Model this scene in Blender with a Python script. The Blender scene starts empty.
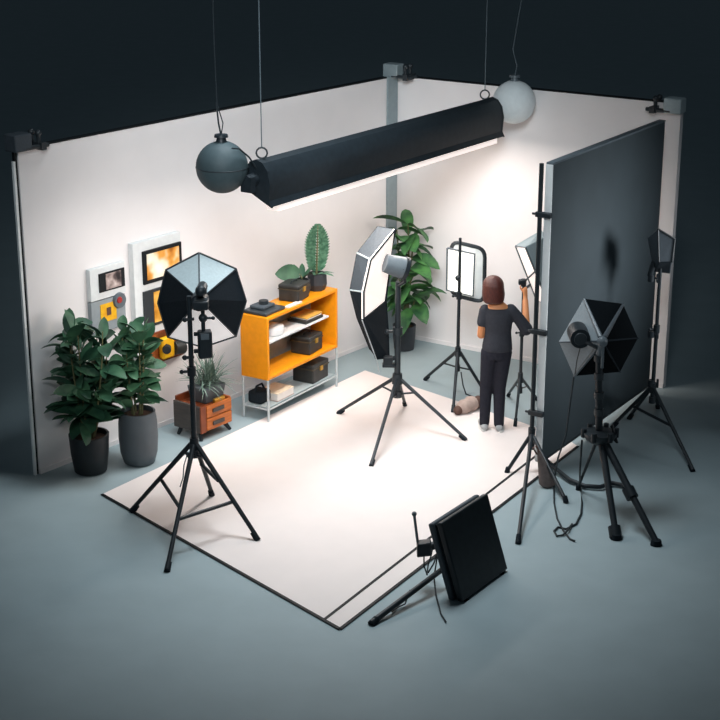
import bpy, math, random
from mathutils import Vector, Matrix
rnd = random.Random(11)
col = bpy.context.scene.collection
PI = math.pi
V = Vector

# ------------------------------------------------------------------ camera model (used to measure the place from the photograph)
FPX = 1600.0
PITCH = math.atan(540.0 / FPX)
CAMZ = 6.1
CAM = V((0.0, -CAMZ / math.tan(PITCH), CAMZ))
def ray(px, py):
    a = (px - 360) / FPX; b = -(py - 360) / FPX
    c, s = math.cos(PITCH), math.sin(PITCH)
    return V((a, c + b * s, -s + b * c))
def F(px, py, z=0.0):
    d = ray(px, py); return CAM + d * ((z - CAMZ) / d.z)
def P(px, py, y):
    d = ray(px, py); return CAM + d * ((y - CAM.y) / d.y)

# ------------------------------------------------------------------ materials
def lin(h):
    h = h.lstrip('#'); o = []
    for i in (0, 2, 4):
        c = int(h[i:i+2], 16) / 255.0
        o.append(c / 12.92 if c <= .04045 else ((c + .055) / 1.055) ** 2.4)
    return o
def mat(name, hexc, rough=.5, metal=0.0, var=.08, scale=18.0, bump=0.0, bscale=60.0, spec=.4, stretch=(1, 1, 1), second=None, trans=0.0, sheen=0.0):
    m = bpy.data.materials.new(name); m.use_nodes = True
    nt = m.node_tree; N = nt.nodes; L = nt.links
    bs = N['Principled BSDF']
    bs.inputs['Roughness'].default_value = rough
    bs.inputs['Metallic'].default_value = metal
    bs.inputs['Specular IOR Level'].default_value = spec
    c = lin(hexc)
    tc = N.new('ShaderNodeTexCoord'); mp = N.new('ShaderNodeMapping'); mp.inputs['Scale'].default_value = stretch
    L.new(tc.outputs['Object'], mp.inputs['Vector'])
    nz = N.new('ShaderNodeTexNoise'); nz.inputs['Scale'].default_value = scale; nz.inputs['Detail'].default_value = 3
    L.new(mp.outputs['Vector'], nz.inputs['Vector'])
    rp = N.new('ShaderNodeValToRGB')
    c2 = lin(second) if second else [min(1, x * (1 + var)) for x in c]
    c1 = c if second else [x * (1 - var) for x in c]
    rp.color_ramp.elements[0].color = (*c1, 1); rp.color_ramp.elements[1].color = (*c2, 1)
    rp.color_ramp.elements[0].position = .35; rp.color_ramp.elements[1].position = .65
    L.new(nz.outputs['Fac'], rp.inputs['Fac']); L.new(rp.outputs['Color'], bs.inputs['Base Color'])
    if bump:
        n2 = N.new('ShaderNodeTexNoise'); n2.inputs['Scale'].default_value = bscale; n2.inputs['Detail'].default_value = 4
        L.new(mp.outputs['Vector'], n2.inputs['Vector'])
        bp = N.new('ShaderNodeBump'); bp.inputs['Strength'].default_value = bump; bp.inputs['Distance'].default_value = .01
        L.new(n2.outputs['Fac'], bp.inputs['Height']); L.new(bp.outputs['Normal'], bs.inputs['Normal'])
    if sheen: bs.inputs['Sheen Weight'].default_value = sheen
    return m
def glow(name, hexc, strength):
    m = mat(name, hexc, .6, var=.01)
    bs = m.node_tree.nodes['Principled BSDF']
    bs.inputs['Emission Color'].default_value = (*lin(hexc), 1); bs.inputs['Emission Strength'].default_value = strength
    return m
def photo_mat(name, cols, scale, seed, stretch=(1, 1, 1)):
    m = bpy.data.materials.new(name); m.use_nodes = True
    nt = m.node_tree; N = nt.nodes; L = nt.links; bs = N['Principled BSDF']; bs.inputs['Roughness'].default_value = .35
    tc = N.new('ShaderNodeTexCoord'); mp = N.new('ShaderNodeMapping'); mp.inputs['Location'].default_value = (seed, seed * .7, seed * .3); mp.inputs['Scale'].default_value = stretch
    L.new(tc.outputs['Object'], mp.inputs['Vector'])
    nz = N.new('ShaderNodeTexNoise'); nz.inputs['Scale'].default_value = scale; nz.inputs['Detail'].default_value = 2
    L.new(mp.outputs['Vector'], nz.inputs['Vector'])
    rp = N.new('ShaderNodeValToRGB'); el = rp.color_ramp.elements
    while len(el) < len(cols): el.new(.5)
    for i, h in enumerate(cols):
        el[i].position = .3 + .4 * i / (len(cols) - 1); el[i].color = (*lin(h), 1)
    L.new(nz.outputs['Fac'], rp.inputs['Fac']); L.new(rp.outputs['Color'], bs.inputs['Base Color'])
    return m

M = {}
M['floor'] = mat('studio_floor_paint', '96a5a9', .6, var=.03, scale=2.5, bump=.02, bscale=90, spec=.25)
M['wall'] = mat('wall_paint', 'e9e4e3', .75, var=.012, scale=3, bump=.02, bscale=120, spec=.2)
M['mat'] = mat('shooting_vinyl', 'e8dcd7', .55, var=.01, scale=4, spec=.25)
M['edge'] = mat('dark_edging', '15191c', .6, spec=.2)
M['post'] = mat('post_paint', '8b989c', .6, var=.04)
M['white'] = mat('white_paint', 'e6e8e8', .5, var=.02)
M['offwhite'] = mat('off_white_board', 'd9dcdc', .6, var=.03)
M['greyboard'] = mat('grey_board', '8f979b', .6, var=.05)
M['black'] = mat('black_metal', '1d2429', .45, var=.15, spec=.35)
M['blackfab'] = mat('black_fabric', '1b2228', .85, var=.15, scale=60, bump=.08, bscale=200, spec=.15)
M['darkgrey'] = mat('dark_grey_metal', '2c3236', .4, var=.1, spec=.45)
M['grey'] = mat('grey_plastic', '5b646a', .4, var=.06)
M['midgrey'] = mat('graphite_fabric', '3f474e', .65, var=.08, scale=50)
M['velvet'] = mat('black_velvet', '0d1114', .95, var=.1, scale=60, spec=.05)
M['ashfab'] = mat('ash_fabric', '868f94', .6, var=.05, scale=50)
M['silver'] = mat('silver_fabric', 'a9b6b9', .6, var=.05, scale=50)
M['glowfab'] = glow('white_fabric_added_glow', 'ece6e4', .45)  # white fabric given a glow so the lower panels look brightly lit
M['steel'] = mat('brushed_steel', '9aa3a7', .3, metal=.7, var=.08)
M['palesteel'] = mat('pale_painted_steel', 'b9c0c2', .4, metal=.2, var=.05)
M['board'] = mat('black_board', '353e43', .55, var=.06, scale=3, spec=.4)
M['diff'] = glow('strip_diffuser', 'fff1ea', .75)
M['softglow'] = glow('softbox_diffuser', 'fff2ea', .75)
M['ledglow'] = glow('led_panel_face', 'fffdf4', .95)
M['ballshaded'] = mat('shaded_satin_globe', '3a474b', .6, var=.05, spec=.3)  # globe grey darkened in the colour for the end away from the light
M['balllit'] = mat('lit_satin_globe', 'e6eced', .6, var=.03, spec=.3)  # same globe grey, lightened in the colour for the lit end
M['orange'] = mat('orange_lacquer', 'e48e10', .4, var=.05, spec=.4)
M['wood'] = mat('orange_brown_wood', 'a85a22', .45, second='c26a2a', scale=6, stretch=(1, 1, 9))
M['darkwood'] = mat('dark_grey_wood', '3d3836', .5, second='4a423d', scale=6, stretch=(1, 1, 7))
M['redwood'] = mat('red_brown_wood', '6e3319', .5, second='84401f', scale=6)
M['brass'] = mat('brass', 'c99a3d', .35, metal=.6)
M['case'] = mat('dark_case', '2a2b2a', .5, var=.2, scale=14)
M['caseedge'] = mat('case_edging', '4a4030', .5, var=.15)
M['paper'] = mat('paper_white', 'ded8d2', .8, var=.04)
M['manila'] = mat('manila_card', 'd9a54a', .7, var=.1)
M['soil'] = mat('potting_soil', '3a2a22', .95, second='5a4031', scale=45, bump=.6, bscale=60)
M['potblack'] = mat('black_pot', '1b2125', .55, var=.1)
M['potgrey'] = mat('grey_pot', '555c61', .6, var=.06, scale=8)
M['potcharcoal'] = mat('charcoal_pot', '33363b', .55, var=.08)
M['leaf'] = mat('rubber_leaf', '254837', .45, second='3d6549', scale=7, spec=.35)
M['leaf2'] = mat('ficus_leaf', '264c37', .5, second='41694b', scale=7, spec=.35)
M['leaf3'] = mat('fiddle_leaf', '22472f', .5, second='4c7f45', scale=6, spec=.35)
M['leaf4'] = mat('feather_leaf', '2b5841', .5, second='5d8a6e', scale=30)
M['leaf5'] = mat('grey_green_blades', '5d7468', .55, second='7f9488', scale=9)
M['stem'] = mat('plant_stem', '5b5a3c', .7, second='6f6a48', scale=20)
M['skin'] = mat('skin', 'd0895a', .55, var=.05, scale=12)
M['hair'] = mat('auburn_hair', '43201b', .42, second='5d2c23', scale=25, stretch=(6, 6, 1), bump=.35, bscale=60, spec=.5)
M['shirt'] = mat('charcoal_cotton', '3b3c42', .9, var=.06, scale=30, bump=.15, bscale=40, spec=.1)
M['pants'] = mat('dark_trousers', '2e2e36', .9, var=.06, scale=30, bump=.15, bscale=40, spec=.1)
M['sole'] = mat('pale_sole', 'cfcdca', .7, var=.04)
M['shoe'] = mat('grey_shoe', 'a9aaab', .8, var=.06)
M['eye'] = mat('eye_white', 'e6e0da', .3, var=.01)
M['lip'] = mat('lips', '9b4f45', .5, var=.03)
M['sand'] = mat('beige_canvas', 'b9a398', .9, second='a8938a', scale=20, bump=.3, bscale=60)
M['brown'] = mat('brown_leather', '5b4036', .65, var=.15)
M['greybrown'] = mat('grey_brown_canvas', '6e625f', .9, var=.12, scale=25, bump=.3)
M['yellow'] = mat('yellow_card', 'f0bd12', .5, second='e09a12', scale=9)
M['cable'] = mat('cable_rubber', '20282c', .6, var=.05)
M['palecable'] = mat('grey_cable', '59646a', .6, var=.05)
M['ph1'] = photo_mat('amber_photo_print', ['3a2412', 'b06a22', 'e8a24a', 'f6e6c8', 'f3efe6'], 4.2, 3.1)
M['ph2'] = photo_mat('golden_photo_print', ['5a300f', 'c98420', 'f0bd5c', 'f5dcb0'], 4.5, 7.7)
M['ph3'] = photo_mat('brown_photo_print', ['5e2c14', '86431d', 'a3561f', '7c2f18'], 4.0, 1.3)
M['ph4'] = photo_mat('portrait_photo_print', ['2a2426', '6a5a58', 'b7a49e', 'ddd5cf'], 9.0, 5.2)
M['red'] = mat('red_enamel', 'a0302c', .4)

# ------------------------------------------------------------------ mesh building
def perp(d):
    d = d.normalized(); a = V((0, 0, 1)) if abs(d.z) < .9 else V((1, 0, 0))
    u = d.cross(a).normalized(); return u, d.cross(u).normalized()
def worldloc(o):
    l = V((0, 0, 0))
    while o is not None: l = l + o.location; o = o.parent
    return l
class MB:
    def __init__(s): s.v = []; s.f = []
    def ring(s, c, u, w, r, seg, r2=None):
        b = len(s.v); r2 = r if r2 is None else r2
        for i in range(seg):
            a = 2 * PI * i / seg
            s.v.append(c + u * (r * math.cos(a)) + w * (r2 * math.sin(a)))
        return b
    def join(s, a, b, seg):
        for i in range(seg):
            j = (i + 1) % seg; s.f.append((a + i, a + j, b + j, b + i))
    def cyl(s, p0, p1, r0, r1=None, seg=12, caps=True):
        p0, p1 = V(p0), V(p1); r1 = r0 if r1 is None else r1
        u, w = perp(p1 - p0)
        a = s.ring(p0, u, w, r0, seg); b = s.ring(p1, u, w, r1, seg); s.join(a, b, seg)
        if caps:
            s.f.append(tuple(a + i for i in reversed(range(seg)))); s.f.append(tuple(b + i for i in range(seg)))
        return s
    def tube(s, pts, r, seg=8):
        pts = [V(p) for p in pts]; n = len(pts); prev = None; u = None
        for i, p in enumerate(pts):
            d = (pts[min(i + 1, n - 1)] - pts[max(i - 1, 0)]).normalized()
            if u is None: u, w = perp(d)
            else:
                u = (u - d * u.dot(d))
                u = u.normalized() if u.length > 1e-6 else perp(d)[0]
                w = d.cross(u).normalized()
            rr = r[i] if isinstance(r, (list, tuple)) else r
            b = s.ring(p, u, w, rr, seg)
            if prev is not None: s.join(prev, b, seg)
            else: s.f.append(tuple(b + k for k in reversed(range(seg))))
            prev = b
        s.f.append(tuple(prev + k for k in range(seg))); return s
    def sphere(s, c, r, seg=16, rings=10, sc=(1, 1, 1)):
        c = V(c); b0 = len(s.v)
        s.v.append(c + V((0, 0, -r * sc[2]))); prev = None
        for k in range(1, rings):
            t = -PI / 2 + PI * k / rings
            b = len(s.v)
            for i in range(seg):
                a = 2 * PI * i / seg
                s.v.append(c + V((r * sc[0] * math.cos(t) * math.cos(a), r * sc[1] * math.cos(t) * math.sin(a), r * sc[2] * math.sin(t))))
            if prev is None:
                for i in range(seg): s.f.append((b0, b + (i + 1) % seg, b + i))
            else: s.join(prev, b, seg)
            prev = b
        top = len(s.v); s.v.append(c + V((0, 0, r * sc[2])))
        for i in range(seg): s.f.append((prev + i, prev + (i + 1) % seg, top))
        return s
    def lathe(s, c, prof, seg=28, cap0=True, cap1=True):
        c = V(c); prev = None; X, Y = V((1, 0, 0)), V((0, 1, 0))
        for k, (r, z) in enumerate(prof):
            b = s.ring(c + V((0, 0, z)), X, Y, r, seg)
            if prev is not None: s.join(prev, b, seg)
            elif cap0: s.f.append(tuple(b + i for i in reversed(range(seg))))
            prev = b
        if cap1: s.f.append(tuple(prev + i for i in range(seg)))
        return s
    def loft(s, rings, seg=20):
        prev = None
        for (x, y, z, rx, ry) in rings:
            b = s.ring(V((x, y, z)), V((1, 0, 0)), V((0, 1, 0)), rx, seg, ry)
            if prev is not None: s.join(prev, b, seg)
            else: s.f.append(tuple(b + i for i in reversed(range(seg))))
            prev = b
        s.f.append(tuple(prev + i for i in range(seg))); return s
    def limb(s, pts, rad, seg=12):
        for i in range(len(pts)): s.sphere(pts[i], rad[i], seg, 8)
        for i in range(len(pts) - 1): s.cyl(pts[i], pts[i + 1], rad[i], rad[i + 1], seg)
        return s
    def hexa(s, p):                       # 8 corners: 4 bottom ring, 4 top ring
        b = len(s.v); s.v += [V(q) for q in p]
        for q in ((3, 2, 1, 0), (4, 5, 6, 7), (0, 1, 5, 4), (1, 2, 6, 5), (2, 3, 7, 6), (3, 0, 4, 7)): s.f.append(tuple(b + i for i in q))
        return s
    def box(s, o, ax, ay, az):            # corner o, three edge vectors
        o, ax, ay, az = V(o), V(ax), V(ay), V(az)
        return s.hexa([o, o + ax, o + ax + ay, o + ay, o + az, o + ax + az, o + ax + ay + az, o + ay + az])
    def cbox(s, c, ax, ay, az):           # centre c, full edge vectors
        c, ax, ay, az = V(c), V(ax), V(ay), V(az)
        return s.box(c - ax / 2 - ay / 2 - az / 2, ax, ay, az)
    def prism(s, pts, vec):
        pts = [V(p) for p in pts]; vec = V(vec); n = len(pts); b = len(s.v)
        s.v += pts + [p + vec for p in pts]
        s.f.append(tuple(b + i for i in reversed(range(n)))); s.f.append(tuple(b + n + i for i in range(n)))
        for i in range(n):
            j = (i + 1) % n; s.f.append((b + i, b + j, b + n + j, b + n + i))
        return s
    def bar(s, p0, p1, w, h, up=V((0, 0, 1))):
        p0, p1 = V(p0), V(p1); d = (p1 - p0)
        a = d.normalized().cross(up); a = a.normalized() if a.length > 1e-4 else V((1, 0, 0))
        b = a.cross(d.normalized()).normalized()
        return s.box(p0 - a * w / 2 - b * h / 2, d, a * w, b * h)
    def build(s, name, m, parent=None, loc=None, smooth=True, ang=38, bevel=0.0, remesh=0.0, relax=0):
        org = worldloc(parent) if parent is not None else (V(loc) if loc is not None else V((0, 0, 0)))
        me = bpy.data.meshes.new(name)
        me.from_pydata([tuple(v - org) for v in s.v], [], s.f); me.update()
        o = bpy.data.objects.new(name, me); col.objects.link(o)
        if parent is not None: o.parent = parent
        else: o.location = org
        import bmesh
        bm = bmesh.new(); bm.from_mesh(me)
        bmesh.ops.recalc_face_normals(bm, faces=bm.faces); bm.to_mesh(me); bm.free()
        if remesh:
            md = o.modifiers.new('r', 'REMESH'); md.mode = 'VOXEL'; md.voxel_size = remesh
            if relax:
                sm = o.modifiers.new('s', 'SMOOTH'); sm.factor = .5; sm.iterations = relax
            bpy.context.view_layer.update()
            dg = bpy.context.evaluated_depsgraph_get()
            nm = bpy.data.meshes.new_from_object(o.evaluated_get(dg)); o.modifiers.clear()
            o.data = nm; nm.name = name; me = nm
        me.materials.clear(); me.materials.append(m)
        if smooth:
            for p in me.polygons: p.use_smooth = True
            if not remesh: me.set_sharp_from_angle(angle=math.radians(ang))
        if bevel:
            b = o.modifiers.new('bevel', 'BEVEL'); b.width = bevel; b.segments = 2; b.limit_method = 'ANGLE'
            b.harden_normals = False
        return o
def tag(o, label, cat, group=None):
    o['label'] = label; o['category'] = cat
    if group: o['group'] = group
    return o
def thing(name, loc, label, cat, group=None):
    o = bpy.data.objects.new(name, None); col.objects.link(o); o.location = V(loc); o.empty_display_size = .1
    return tag(o, label, cat, group)
def struct(o): o['kind'] = 'structure'; return o
def lab(o, t): o['label'] = t; return o

Z = V((0, 0, 1))
# ------------------------------------------------------------------ the set: two walls on a dark studio floor
CORN = F(395, 335); LEFT = F(40, 474); RGT = F(663, 388)
u = (CORN - LEFT).normalized(); n = V((u.y, -u.x, 0)); WL = (CORN - LEFT).length
b = (RGT - CORN).normalized(); nb = V((b.y, -b.x, 0)); WR = (RGT - CORN).length
HW = 3.22
def WP(s, t, z=0.0): return LEFT + u * s + n * t + Z * z          # left-wall frame: along, out, up
def WB(s, t, z=0.0): return CORN + b * s + nb * t + Z * z         # right-wall frame

fl = MB(); fl.box((-45, -24, -.2), (90, 0, 0), (0, 84, 0), (0, 0, .2))
struct(fl.build('floor', M['floor'], smooth=False))
w = MB(); w.box(WP(0, -.08), u * (WL + .08), n * .08, Z * HW); struct(w.build('wall_left', M['wall'], loc=WP(0, 0), smooth=False))
w = MB(); w.box(WB(0, -.08), b * WR, nb * .08, Z * HW); struct(w.build('wall_right', M['wall'], loc=WB(0, 0), smooth=False))
t = MB(); t.box(WP(-.030, -.05), u * .028, n * .035, Z * HW); struct(t.build('trim_1', M['edge'], loc=WP(-.03, 0), smooth=False))
t = MB(); t.box(WP(-.056, -.032), u * .025, n * .026, Z * (HW - .1)); struct(t.build('trim_2', M['white'], loc=WP(-.07, 0), smooth=False))
t = MB(); t.box(WP(WL - .20, 0.001), u * .185, n * .025, Z * (HW + .02)); struct(t.build('trim_3', M['post'], loc=WP(WL - .1, 0), smooth=False))
t = MB(); t.box(WP(.0, -.085, HW + .001), u * WL, n * .09, Z * .010); struct(t.build('trim_4', M['edge'], loc=WP(0, 0, HW), smooth=False))
t = MB(); t.box(WB(0.03, -.085, HW + .001), b * (WR - .03), nb * .09, Z * .010); struct(t.build('trim_5', M['edge'], loc=WB(0, 0, HW), smooth=False))
t = MB(); t.box(WP(0, .001, 0), u * (WL - .21), n * .012, Z * .05); struct(t.build('baseboard_left', M['wall'], loc=WP(0, 0), smooth=False))
t = MB(); t.box(WB(.03, .001, 0), b * (WR - .03), nb * .012, Z * .05); struct(t.build('baseboard_right', M['wall'], loc=WB(0, 0), smooth=False))

# clamps that hold the wall corners
def clamp(name, c, ax, ay, size, m, label, jaw, side):
    r = thing(name, c, label, 'clamp', 'rig clamps on the wall tops')
    q = MB(); q.cbox(c + Z * .08, ax * size, ay * size * .8, Z * .16); q.build('clamp_block', m, r, bevel=.012)
    q = MB()
    for k in (-1, 1):
        q.cyl(c + jaw * .02 + side * (.06 * k) + Z * .02, c + jaw * .30 + side * (.06 * k) + Z * .02, .022)
    q.cbox(c + jaw * .22 + Z * .02, jaw * .06, side * .2, Z * .07); q.build('clamp_jaw', M['darkgrey'], r)
    for k in (-1, 1):
        q = MB(); q.cyl(c + jaw * .2 + side * (.05 * k) + Z * .03, c + jaw * .2 + side * (.05 * k) + Z * .13, .02)
        q.sphere(c + jaw * .2 + side * (.05 * k) + Z * .14, .034, 10, 8); q.build('clamp_knob', M['darkgrey'], r)
    return r
clamp('rig_clamp', WP(.03, -.02, HW - .01), u, n, .20, M['midgrey'], 'dark grey clamp block on the outer left end of the picture wall', u, n)
clamp('rig_clamp', WP(WL - .07, .0, HW - .0), b, nb, .2, M['post'], 'small grey clamp on top of the post in the wall corner', b, nb)
clamp('rig_clamp', WB(WR - .06, .03, HW - .09), b, nb, .20, M['silver'], 'pale grey clamp block topping the far right wall end above the black panel', -b, nb)

# ------------------------------------------------------------------ white mat
def fz(px, py, z): return F(px, py, 0) + Z * z
r = thing('shooting_mat', F(330, 480), 'large white studio floor mat with thin dark edging lines', 'mat')
m1, m2, m2b, m3, m3b = F(102, 495), F(325, 620), F(340, 630), F(562, 436.5), F(578, 447)
mback = F(365, 371)
q = MB(); q.prism([m1, m2b, m3b, m3, mback], Z * .008); q.build('mat_sheet', M['mat'], r, smooth=False)
def strip(p0, p1, wd):
    q = MB(); q.bar(p0 + Z * .0095, p1 + Z * .0095, wd, .006); q.build('edge_strip', M['edge'], r, smooth=False)
strip(m1, m2b, .030); strip(m2, m3, .026); strip(m2b, m3b, .028)

# ------------------------------------------------------------------ stands
def stand(r, base, top, hub, feet, pr=.022, lr=.018, m=None, braces=(), bt=.5, drop=None, seg=10, second=True):
    m = m or M['black']; base = V(base)
    low = drop if drop is not None else max(.06, hub * .45)
    q = MB(); q.cyl(base + Z * low, base + Z * top, pr, pr * .8, seg + 2); q.build('pole', m, r)
    MB().cyl(base + Z * (hub - .05), base + Z * (hub + .06), pr * 1.7, pr * 1.5, 14).build('collar', m, r)
    MB().cyl(base + Z * (low - .01), base + Z * (low + .06), pr * 1.5, None, 14).build('collar', m, r)
    q = MB(); kp = base + Z * (hub + (top - hub) * .5); q.cyl(kp - Z * .04, kp + Z * .04, pr * 1.5, None, 12)
    q.cyl(kp, kp + V((-pr * 3, -pr * .8, 0)), pr * .5, None, 8); q.sphere(kp + V((-pr * 3.3, -pr * .8, 0)), pr * .8, 8, 6); q.build('lock_knob', m, r)
    for f in feet:
        f = V(f); f.z = 0
        d = (f - base); d.z = 0; d.normalize()
        a = base + d * pr * 1.2 + Z * hub
        q = MB(); e = f + Z * (lr * 1.1); q.cyl(a, e, lr * 1.05, lr * .9, seg); lg = q.build('leg', m, r)
        q = MB(); q.cyl(f + Z * .004 + (a - e).normalized() * .0, f + (a - f).normalized() * .09 + Z * .004, lr * 1.35, lr * 1.2, seg); q.build('rubber_foot', M['blackfab'], lg)
        if second:
            q = MB(); q.cyl(base + Z * (low + .03) + d * pr, a.lerp(e, bt), lr * .55, None, 6); q.build('stay', m, r)
    for (i, j, k) in braces:
        fi, fj = V(feet[i]), V(feet[j]); A = (base + Z * hub).lerp(fi, k); Bq = (base + Z * hub).lerp(fj, k)
        q = MB(); q.cyl(A, Bq, lr * .8, None, 8); q.build('brace', m, r)
def hgt(base, py): return P(360, py, base.y).z
def X(base, px, py, dy=0.0): return P(px, py, base.y + dy)

# --- octagonal softbox at the left, seen from behind
B1 = F(197, 522)
r = thing('softbox_stand', B1, 'tripod softbox with black and white octagonal panels beside the grey pot', 'studio light')
feet = [F(167, 572), F(132, 512), F(258, 541), F(212, 496)]
stand(r, B1, hgt(B1, 296), hgt(B1, 444), feet, .026, .022, braces=((0, 1, .52), (0, 2, .60), (2, 3, .38)), second=False, drop=hgt(B1, 456))
q = MB(); rr_ = [B1.lerp(f, .13) + Z * (hgt(B1, 444) * .87) for f in feet]
for i in range(4): q.cyl(rr_[i], rr_[(i + 1) % 4], .012, None, 6)
q.build('spreader', M['black'], r)
rim = [X(B1, *p, .55) for p in ((199, 253), (236, 269), (246, 301), (236, 336), (203, 347), (168, 337), (158, 303), (166, 270))]
C0 = sum(rim, V((0, 0, 0))) / 8
ap = X(B1, 200, 300, .12)
hub = [ap + (q_ - C0).normalized() * .07 for q_ in rim]
sb = MB().prism([C0 + (q_ - C0) * .985 + V((0, .03, 0)) for q_ in rim], V((0, .02, 0))).build('front_diffuser', M['softglow'], r, smooth=False)
for i in range(8):
    j = (i + 1) % 8
    m = M['silver'] if i in (7, 0) else (M['glowfab'] if i in (3, 4) else M['blackfab'])
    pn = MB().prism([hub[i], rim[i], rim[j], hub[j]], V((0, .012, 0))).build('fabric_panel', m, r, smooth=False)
    lab(pn, 'silver grey fabric panel' if i in (7, 0) else ('white fabric panel with added glow' if i in (3, 4) else 'black fabric panel'))
    MB().tube([hub[i] - V((0, .008, 0)), rim[i] - V((0, .008, 0))], .007, 6).build('rib', M['midgrey'] if i in (0,) else M['black'], r) if i not in (2, 6, 4) else None
MB().tube(rim + [rim[0]], .011, 6).build('rim_piping', M['darkgrey'], r)
q = MB(); q.cyl(ap + V((0, .1, 0)), ap - V((0, .10, 0)), .085, .075, 18); q.build('speed_ring', M['black'], r)
q = MB(); hd = X(B1, 201, 291, -.05); q.sphere(hd, .052, 16, 12); q.cyl(hd, hd + V((0, .16, 0)), .045); q.build('flash_head', M['black'], r)
q = MB(); q.cbox(X(B1, 201, 304, -.04), V((.13, 0, 0)), V((0, .14, 0)), Z * .08); q.build('bracket', M['black'], r, bevel=.01)
q = MB(); k = X(B1, 203, 318, -.03); q.sphere(k, .04, 12, 8); q.cyl(k + Z * .1, k - Z * .14, .018); q.cyl(k, k + V((.085, 0, .0)), .012); q.sphere(k + V((.09, 0, 0)), .018, 8, 6); q.build('tilt_knob', M['black'], r)
q = MB(); q.cbox(X(B1, 205, 344, -.02), V((.12, .03, 0)), V((-.02, .1, 0)), Z * .25); bp = q.build('battery_pack', M['black'], r, bevel=.015)
MB().cbox(X(B1, 205, 337, -.08), V((.07, .015, 0)), V((0, .01, 0)), Z * .05).build('battery_display', M['grey'], bp)
for yy in (334, 351): MB().cbox(X(B1, 199, yy, 0), V((.09, 0, 0)), V((0, .03, 0)), Z * .03).build('pack_hook', M['black'], r)
for (x0, y0) in ((192, 319), (192, 357)):
    q = MB(); c = X(B1, x0 + 2, y0, 0); q.cyl(c, c + V((-.07, -.02, 0)), .014); q.sphere(c + V((-.08, -.02, 0)), .024, 8, 6); q.build('clamp_knob', M['black'], r)
q = MB(); q.tube([X(B1, 188, 452, -.05), X(B1, 184, 465, -.08), X(B1, 183, 478, -.06), X(B1, 180, 487, -.1)], .006, 6); q.build('loose_cord', M['palecable'], r)

# --- octagonal reflector light in the middle
B2 = F(397, 428)
r = thing('reflector_light', B2, 'tripod light with tall grey octagonal reflector facing the corner plant', 'studio light')
feet = [F(338, 414), F(371, 467), F(466, 441), F(405, 406)]
stand(r, B2, hgt(B2, 282), hgt(B2, 379), feet, .034, .019, m=M['darkgrey'], drop=hgt(B2, 396), bt=.22)
fr = [X(B2, 396, 229, 0), X(B2, 371, 260, -.30), X(B2, 364, 292, -.38), X(B2, 364, 319, -.34), X(B2, 377, 359, -.1),
      X(B2, 389, 358, .1), X(B2, 388, 329, .2), X(B2, 386, 301, .24), X(B2, 389, 275, .24), X(B2, 391, 250, .15)]
bk = [X(B2, 378, 226, .1), X(B2, 357, 253, -.14), X(B2, 350, 290, -.2), X(B2, 357, 318, -.16), X(B2, 370, 350, 0),
      X(B2, 378, 352, .2), X(B2, 374, 330, .34), X(B2, 372, 300, .38), X(B2, 372, 270, .36), X(B2, 374, 245, .3)]
N_ = len(fr)
for i in range(N_):
    j = (i + 1) % N_
    nn = (fr[j] - fr[i]).cross(bk[i] - fr[i]).normalized() * .008
    MB().prism([fr[i], fr[j], bk[j], bk[i]], nn).build('side_panel', M['midgrey'] if i in (0, 1) else M['blackfab'], r, smooth=False)
    if i in (1, 2): MB().tube([fr[i], bk[i]], .009, 6).build('seam', M['silver'], r)
MB().prism(bk, (bk[2] - fr[2]).normalized() * .01).build('back_panel', M['blackfab'], r, smooth=False)
gi = V((-.015, 0, 0))
MB().prism([fr[0] + gi, fr[1] + gi, fr[2] + gi, fr[3] + gi, fr[7] + gi, fr[8] + gi, fr[9] + gi], V((-.01, 0.004, 0))).build('front_diffuser', M['softglow'], r, smooth=False)
MB().prism([fr[3], fr[4], fr[5], fr[6], fr[7]], V((-.02, .005, 0))).build('lower_flap', M['blackfab'], r, smooth=False)
MB().tube(fr + [fr[0]], .009, 6).build('rim_piping', M['blackfab'], r)
MB().tube([X(B2, 362, 320, -.38), X(B2, 377, 361, -.12), X(B2, 379, 372, -.1)], .006, 6).build('edge_highlight', M['palesteel'], r)  # pale tube stands in for the highlight along the reflector edge
h0, h1 = X(B2, 385, 263, -.15), X(B2, 403, 268, -.12)
MB().cyl(h0, h1, .095, .115, 22).build('lamp_head', M['grey'], r)
d_ = (h1 - h0).normalized(); MB().cyl(h1, h1 + d_ * .045, .125, .12, 22).build('lamp_ring', M['black'], r)
q = MB(); q.tube([h1 + V((0, -.1, .02)), h1 + V((.02, -.06, -.13)), B2 + Z * (hgt(B2, 286))], .016, 8); q.tube([h1 + V((.02, .1, .02)), h1 + V((.02, .06, -.13)), B2 + Z * (hgt(B2, 286))], .016, 8); q.build('yoke', M['black'], r)
q = MB(); c = X(B2, 388, 361, 0); q.cbox(c, V((.1, 0, 0)), V((0, .09, 0)), Z * .1); q.cyl(X(B2, 396, 357, 0), c, .022); q.cbox(X(B2, 389, 365, 0), V((.14, 0, 0)), V((0, .1, 0)), Z * .03); q.build('pole_clamp', M['black'], r, bevel=.008)

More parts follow.
